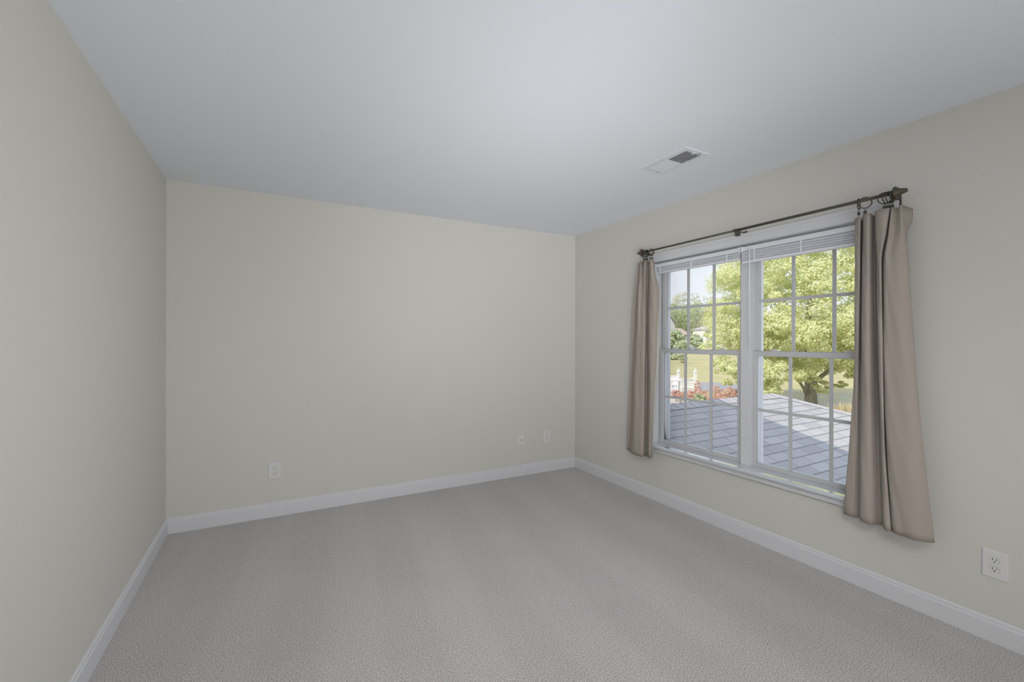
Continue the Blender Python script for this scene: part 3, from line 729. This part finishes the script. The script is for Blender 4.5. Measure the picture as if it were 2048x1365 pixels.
for (u, v, d, r, n) in [(1530, 757, 24.5, .75, 260), (1545, 772, 24.3, .65, 220), (1525, 775, 24.6, .6, 200), (1552, 742, 24, .8, 260), (1515, 740, 24.6, .9, 300), (1470, 735, 25.5, .8, 260), (1445, 722, 26, .7, 230),
                        (1440, 745, 25.8, .5, 120), (1462, 752, 25.6, .5, 130), (1590, 742, 24.5, .7, 240), (1606, 748, 24.5, .6, 200), (1622, 755, 24.8, .45, 150), (1640, 770, 25.5, .45, 110), (1650, 780, 25.6, .35, 70), (1690, 730, 25, .8, 240),
                        (1680, 772, 25.5, .35, 50), (1532, 783, 24.2, .4, 160), (1500, 768, 24.8, .6, 200), (1462, 764, 25.4, .4, 120), (1612, 762, 24.6, .4, 140), (1588, 755, 24.5, .45, 150), (1700, 745, 25.2, .5, 150), (1422, 700, 26.5, .6, 160), (1425, 680, 26.6, .7, 200)]:
    V, F = crown_leaves(P(u, v, d), (r, r, r*.6), max(4, n//32), r*.45, 100, .125, int(u*7 + v), shell=.4)
    V2s.append(V); F2s.append(F + off); off += len(V)
leaf_object('foliage', np.concatenate(V2s), np.concatenate(F2s), MAT['leaf_maple'], mp_)

# distant trees behind the lawn
GRP = 'trees beyond the lawn'
def far_tree(u, vtop, w, depth, mat, label, seed, name='shade_tree', n=46, size=None, narrow=1.0):
    b = stand(u, depth); top = at(u, vtop, depth)[2]; h = top - b[2]; hw2 = w/2/F_PX*depth
    c = b + np.array([0, 0, h*.54])
    tree(name, label, 'tree', b, h*.02, c, (hw2*.95, hw2*.95, h*.45), n*2, hw2*.27, 34, size or max(.35, hw2*.085), mat, seed, GRP, shell=.35)
far_tree(1366, 580, 52, 235, MAT['leaf_far'], 'tall rounded pale tree, highest against the sky above the grey house', 21)
far_tree(1390, 580, 24, 205, MAT['leaf_far'], 'narrow pale tree against the sky, next to the tallest rounded one', 22)
far_tree(1411, 588, 20, 222, MAT['leaf_far'], 'thin see-through pale tree on the skyline between two fuller crowns', 23, n=24)
far_tree(1425, 585, 22, 204, MAT['leaf_far'], 'pale skyline tree just touching the maple crown', 24)
far_tree(1343, 598, 26, 205, MAT['leaf_far'], 'low pale tree at the skyline end beside the window frame', 25)
far_tree(1352, 606, 60, 188, MAT['leaf_mid'], 'broad green tree directly behind the grey house roof', 26, n=90)
far_tree(1393, 602, 40, 167, MAT['leaf_mid'], 'dense green tree behind the low conifers, left of the white house', 27, n=90)
far_tree(1374, 614, 42, 197, MAT['leaf_mid'], 'dense green tree between the grey house and the white house', 28, n=80)
far_tree(1444, 612, 56, 172, MAT['leaf_mid'], 'green tree mostly hidden behind the maple crown', 29, n=80)
far_tree(1419, 606, 24, 158, MAT['leaf_yellow'], 'yellow leaved tree rising over the white house roof', 30, n=60)
far_tree(1720, 690, 160, 90, MAT['leaf_mid'], 'dark green tree in the gap between maple and curtain', 31, n=90)
far_tree(1334, 610, 44, 178, MAT['leaf_mid'], 'green tree at the left end of the woods, half behind the window frame', 32, n=80)
far_tree(1407, 612, 30, 182, MAT['leaf_far'], 'pale green tree filling the woods just left of the yellow tree', 33, n=80)
def bush(u, vtop, vbot, w, depth, mat, label, cat, seed, name, group, n=26, per=40, size=.3, clump=.34):
    zt, zb = at(u, vtop, depth)[2], at(u, vbot, depth)[2]; c = at(u, (vtop + vbot)/2, depth); hw2 = w/2/F_PX*depth
    g = ground_z(c[0], c[1]); zb = min(zb, zt - .3, g + .25)
    c = np.array([c[0], c[1], (zt + zb)/2])
    t = thing(name, label, cat, (c[0], c[1], g), group)
    b = np.array([c[0], c[1], g])
    MB().tube([b - np.array([0, 0, .05]), c], [max(.03, hw2*.06), max(.015, hw2*.03)], 8).build('stem', MAT['bark'], t, smooth=True)
    V, F = crown_leaves(c, (hw2*.85, hw2*.85, (zt - zb)*.42), n, hw2*clump, per, size, seed, shell=.3)
    leaf_object('foliage', V, F, mat, t)
bush(1352, 652, 706, 34, 120, MAT['leaf_conifer'], 'tall grey green conifer in front of the grey house', 'tree', 41, 'conifer', 'conifers before the houses', 60, 40, .6)
bush(1366, 676, 704, 22, 105, MAT['leaf_conifer'], 'squat conifer right of the tall one, low before the grey house', 'tree', 42, 'conifer', 'conifers before the houses', 50, 40, .5)
bush(1391, 668, 690, 26, 128, MAT['leaf_conifer'], 'rounded conifer beside the white house, behind the low hedge', 'tree', 43, 'conifer', 'conifers before the houses', 50, 40, .55)
bush(1396, 674, 692, 24, 120, MAT['leaf_conifer'], 'dark low mound of evergreen along the far drive', 'shrub', 44, 'shrub', 'low shrubs across the lawn', 50, 40, .45)
bush(1345, 705, 722, 34, 78, MAT['leaf_mid'], 'low green shrub on the lawn behind the white gate', 'shrub', 45, 'shrub', 'low shrubs across the lawn', 40, 40, .35)
bush(1366, 708, 726, 18, 70, MAT['leaf_mid'], 'small green shrub to the right of the lawn shrub', 'shrub', 46, 'shrub', 'low shrubs across the lawn', 30, 36, .3)

# houses across the lawn
def house(name, label, u0, u1, v_eave, v_ridge, depth, depth_len, wall_mat, roof_mat, windows, gable=False):
    a, b = stand(u0, depth), stand(u1, depth); gz = min(a[2], b[2])
    ax = b - a; ax[2] = 0; L = np.linalg.norm(ax); ax /= L; ay = np.array([-ax[1], ax[0], 0]); 
    if ay @ FW < 0: ay = -ay
    ze = at((u0+u1)/2, v_eave, depth)[2]; zr = at((u0+u1)/2, v_ridge, depth)[2]
    t = thing(name, label, 'house', (a[0], a[1], gz)); D = depth_len
    def pt(i, j, z): q = a + ax*i + ay*j; return (q[0], q[1], z)
    MB().add([pt(0,0,gz-.5), pt(L,0,gz-.5), pt(L,D,gz-.5), pt(0,D,gz-.5), pt(0,0,ze), pt(L,0,ze), pt(L,D,ze), pt(0,D,ze)],
             [(0,1,5,4), (1,2,6,5), (2,3,7,6), (3,0,4,7), (4,5,6,7)]).build('walls', wall_mat, t)
    o = .45
    if gable:                           # gable faces the lawn, ridge runs away
        m = MB().add([pt(-o,-o,ze), pt(L/2,-o,zr), pt(L+o,-o,ze), pt(L+o,D+o,ze), pt(L/2,D+o,zr), pt(-o,D+o,ze)], [(0,1,4,5), (1,2,3,4)])
        m.add([pt(-o,-o,ze-.25), pt(L/2,-o,zr-.25), pt(L+o,-o,ze-.25), pt(-o,-o,ze), pt(L/2,-o,zr), pt(L+o,-o,ze)], [(0,1,4,3), (1,2,5,4)])
        m.build('roof', roof_mat, t)
        MB().add([pt(0,0,ze), pt(L,0,ze), pt(L/2,0,zr-.2)], [(0,1,2)]).build('gable', wall_mat, t)
    else:
        m = MB().add([pt(-o,-o,ze), pt(L+o,-o,ze), pt(L+o,D+o,ze), pt(-o,D+o,ze), pt(L*.25,D/2,zr), pt(L*.75,D/2,zr)], [(0,1,5,4), (1,2,5), (2,3,4,5), (3,0,4)])
        m.add([pt(-o,-o,ze-.3), pt(L+o,-o,ze-.3), pt(L+o,-o,ze), pt(-o,-o,ze)], [(0,1,2,3)])
        m.build('roof', roof_mat, t)
    for (i, z0, z1, w2) in windows:
        MB().add([pt(L*i-w2,-.04,gz+z0), pt(L*i+w2,-.04,gz+z0), pt(L*i+w2,-.04,gz+z1), pt(L*i-w2,-.04,gz+z1)], [(0,1,2,3)]).build('window', MAT['house_pane'], t)
    return t
house('white_house', 'white house at the edge of the maple across the lawn', 1409, 1446, 659, 651.5, 140, 9, MAT['siding_white'], MAT['roof_grey'], [(.14, 3.4, 4.9, .5), (.34, 3.4, 4.9, .5), (.26, .9, 2.4, .7)])
house('grey_house', 'grey house with a steep roof showing over the conifers', 1318, 1350, 650, 622, 150, 12, MAT['siding_grey'], MAT['roof_grey'], [(.86, 4.2, 5.4, .5)], gable=True)
house('brown_house', 'low brown roofed wing between the grey house and the window bar', 1351, 1378, 669, 656, 164, 10, MAT['siding_grey'], MAT['roof_brown'], [(.3, 1, 2.2, .6)])

# picket fence behind the roof, to both sides of the trunk
def fence(u0, u1, d0, d1, step_px):
    A, B = stand(u0, d0), stand(u1, d1); ax = B - A; ax[2] = 0; L = np.linalg.norm(ax); ax /= L
    nrm = np.array([-ax[1], ax[0], 0]); t = thing('picket_fence', 'white picket fence in shade behind the maple trunk', 'fence', tuple(A))
    pk = MB(); n = int(L/.165)
    for i in range(n):
        c = A + ax*(i + .5)*.165; hgt = 1.06 + .05*math.cos((i % 14)/14*2*math.pi); w2 = .056
        q = [c - ax*w2, c + ax*w2]; z = ground_z(c[0], c[1])
        pts = [(q[0], .08), (q[1], .08), (q[1], hgt - .07), (c, hgt), (q[0], hgt - .07)]
        fr_ = [tuple(p[:2]) + (z + h_,) for p, h_ in pts]; bk_ = [tuple((p - nrm*.022)[:2]) + (z + h_,) for p, h_ in pts]
        pk.add(fr_ + bk_, [(0,1,2,3,4), (9,8,7,6,5), (0,5,6,1), (1,6,7,2), (2,7,8,3), (3,8,9,4), (4,9,5,0)])
    pk.build('pickets', MAT['white_wood'], t)
    for hh in (.30, .82):
        m = MB(); m.obox(A + ax*L/2 + np.array([0, 0, hh]) + nrm*.02, ax*L/2, nrm*.018, np.array([0, 0, .045])); m.build('rail', MAT['white_wood'], t)
    k = 0.0
    while k <= L + .01:
        c = A + ax*k; m = MB(); m.obox(c + np.array([0, 0, .62]) + nrm*.06, ax*.055, nrm*.055, np.array([0, 0, .62]))
        e = c + np.array([0, 0, 1.24]) + nrm*.06
        m.add([e - ax*.075 - nrm*.075, e + ax*.075 - nrm*.075, e + ax*.075 + nrm*.075, e - ax*.075 + nrm*.075, e + np.array([0, 0, .12])], [(0,1,2,3), (0,1,4), (1,2,4), (2,3,4), (3,0,4)])
        m.build('post', MAT['white_wood'], t); k += 2.4
    return t
fence(1545, 1760, 29.5, 27.0, 6)

# white garden gate among the red shrubs
def gate():
    A, B = stand(1357.5, 36.0), stand(1391, 36.0); g = min(A[2], B[2]); ax = B - A; ax[2] = 0; L = np.linalg.norm(ax); ax /= L; nrm = np.array([-ax[1], ax[0], 0])
    t = thing('garden_gate', 'white garden gate with pointed posts among the red shrubs', 'gate', tuple(A))
    for c in (A, B):
        m = MB(); m.obox(c + np.array([0, 0, .85]), ax*.10, nrm*.10, np.array([0, 0, .85]))
        e = c + np.array([0, 0, 1.70])
        m.obox(e + np.array([0, 0, .03]), ax*.14, nrm*.14, np.array([0, 0, .03]))
        m.tube([e + np.array([0, 0, h]) for h in (.05, .10, .17, .24, .34)], [.05, .09, .07, .03, .008], 10)
        m.build('post', MAT['white_wood'], t)
    m = MB()
    n = 12
    for i in range(n):
        c = A + ax*(.12 + (L - .24)*(i + .5)/n); hh = 1.28 - .12*math.sin(math.pi*(i + .5)/n)
        m.obox(c + np.array([0, 0, .25 + hh/2 - .12]), ax*(L - .24)/n*.47, nrm*.015, np.array([0, 0, hh/2 - .12]))
    m.build('gate_panel', MAT['white_wood'], t)
    for hh in (.42, 1.15):
        k = MB(); k.obox(A + ax*L/2 + np.array([0, 0, hh]) - nrm*.04, ax*(L/2 - .1), nrm*.02, np.array([0, 0, .05])); k.build('rail', MAT['white_wood'], t)
    return t
gate()
A, B = stand(1290, 37.0), stand(1356, 36.4); ax = B - A; ax[2] = 0; L = np.linalg.norm(ax); ax /= L; nrm = np.array([-ax[1], ax[0], 0])
ft = thing('board_fence', 'white board fence running off from the garden gate', 'fence', tuple(A))
m = MB(); m.obox(A + ax*L/2 + np.array([0, 0, .95]), ax*L/2, nrm*.02, np.array([0, 0, .36])); m.build('board_panel', MAT['white_wood'], ft)
m = MB(); m.obox(A + ax*L/2 + np.array([0, 0, 1.34]), ax*L/2, nrm*.06, np.array([0, 0, .04])); m.build('top_rail', MAT['white_wood'], ft)
k = 0.0
while k < L:
    m = MB(); m.obox(A + ax*k + np.array([0, 0, .65]) + nrm*.08, ax*.06, nrm*.06, np.array([0, 0, .65])); m.build('post', MAT['white_wood'], ft); k += 1.2
A, B = stand(1320, 33.0), stand(1363, 33.0); ax = B - A; ax[2] = 0; L = np.linalg.norm(ax); ax /= L; nrm = np.array([-ax[1], ax[0], 0])
bn = thing('garden_bench', 'white garden bench in front of the board fence', 'bench', tuple((A + B)/2))
zt = at(1345, 759.5, 33.0)[2] - A[2]
m = MB(); m.obox((A + B)/2 + np.array([0, 0, zt - .05]), ax*L/2, nrm*.28, np.array([0, 0, .05])); m.build('seat', MAT['white_wood'], bn, .01)
for f in (.06, .5, .94):
    for s in (-1, 1):
        m = MB(); m.obox(A + ax*L*f + nrm*s*.2 + np.array([0, 0, (zt - .1)/2]), ax*.045, nrm*.045, np.array([0, 0, (zt - .1)/2])); m.build('leg', MAT['white_wood'], bn)

# red shrubs and tan grasses
RG = 'red leaved shrubs past the roof ridge'
for i, (u, vt_, vb, w, d, lb) in enumerate([
        (1352, 778, 793, 16, 30.5, 'red barberry in front of the white bench, first from the window frame'),
        (1362, 783, 796, 16, 29.5, 'red barberry below the first gate post'),
        (1380, 779, 797, 20, 30.0, 'red barberry between the two gate posts'),
        (1394, 757, 789, 12, 33.0, 'tall thin red shrub right beside the second gate post'),
        (1402, 777, 793, 18, 31.0, 'red barberry just right of the gate, before the street'),
        (1416, 786, 801, 22, 28.5, 'orange red shrub at the ridge behind the vertical window bar'),
        (1432, 770, 795, 22, 31.0, 'red shrub standing up before the grey street'),
        (1447, 784, 799, 24, 28.5, 'orange red shrub low along the roof ridge under the maple'),
        (1460, 772, 794, 20, 30.0, 'pinkish red shrub next to the window mullion'),
        (1476, 776, 797, 20, 29.0, 'red shrub hidden partly by the window mullion'),
        (1360, 801, 811, 26, 22.0, 'red shrub low on the pale path, peeking over the roof ridge'),
        (1380, 801, 808, 20, 23.0, 'small red shrub topping the roof ridge near the pale path')]):
    bush(u, vt_, vb, w*1.5, d, MAT['leaf_red'], lb, 'shrub', 60 + i, 'barberry_shrub', RG, 60, 15, .085, .18)
bush(1399, 787, 800, 24, 28.0, MAT['leaf_mid'], 'rounded green shrub among the red shrubs', 'shrub', 80, 'shrub', 'low shrubs across the lawn', 26, 40, .15)
def grass(u, vtop, depth, w, label, seed):
    b = stand(u, depth); h = at(u, vtop, depth)[2] - b[2]; hw2 = w/2/F_PX*depth; rng = np.random.default_rng(seed)
    t = thing('ornamental_grass', label, 'grass', tuple(b), 'tan grasses before the picket fence'); m = MB()
    for _ in range(260):
        a = rng.uniform(0, 2*math.pi); r = hw2*.35*math.sqrt(rng.random()); lean = hw2*.7*math.sqrt(rng.random()); hh = h*rng.uniform(.7, 1.03)
        p0 = b + np.array([r*math.cos(a), r*math.sin(a), 0]); p1 = p0 + np.array([lean*.35*math.cos(a), lean*.35*math.sin(a), hh*.62]); p2 = p0 + np.array([lean*math.cos(a), lean*math.sin(a), hh])
        s = np.array([-math.sin(a), math.cos(a), 0])*.016
        m.add([p0 - s, p0 + s, p1 + s, p1 - s, p2], [(0, 1, 2, 3), (3, 2, 4)])
    m.build('blades', MAT['leaf_tan'], t)
grass(1664, 806, 22.0, 22, 'tan grass clump nearest the maple trunk', 91)
grass(1684, 804, 20.6, 26, 'tan grass clump in the middle of the three by the roof edge', 92)
grass(1704, 803, 19.4, 26, 'tan grass clump partly behind the near curtain', 93)
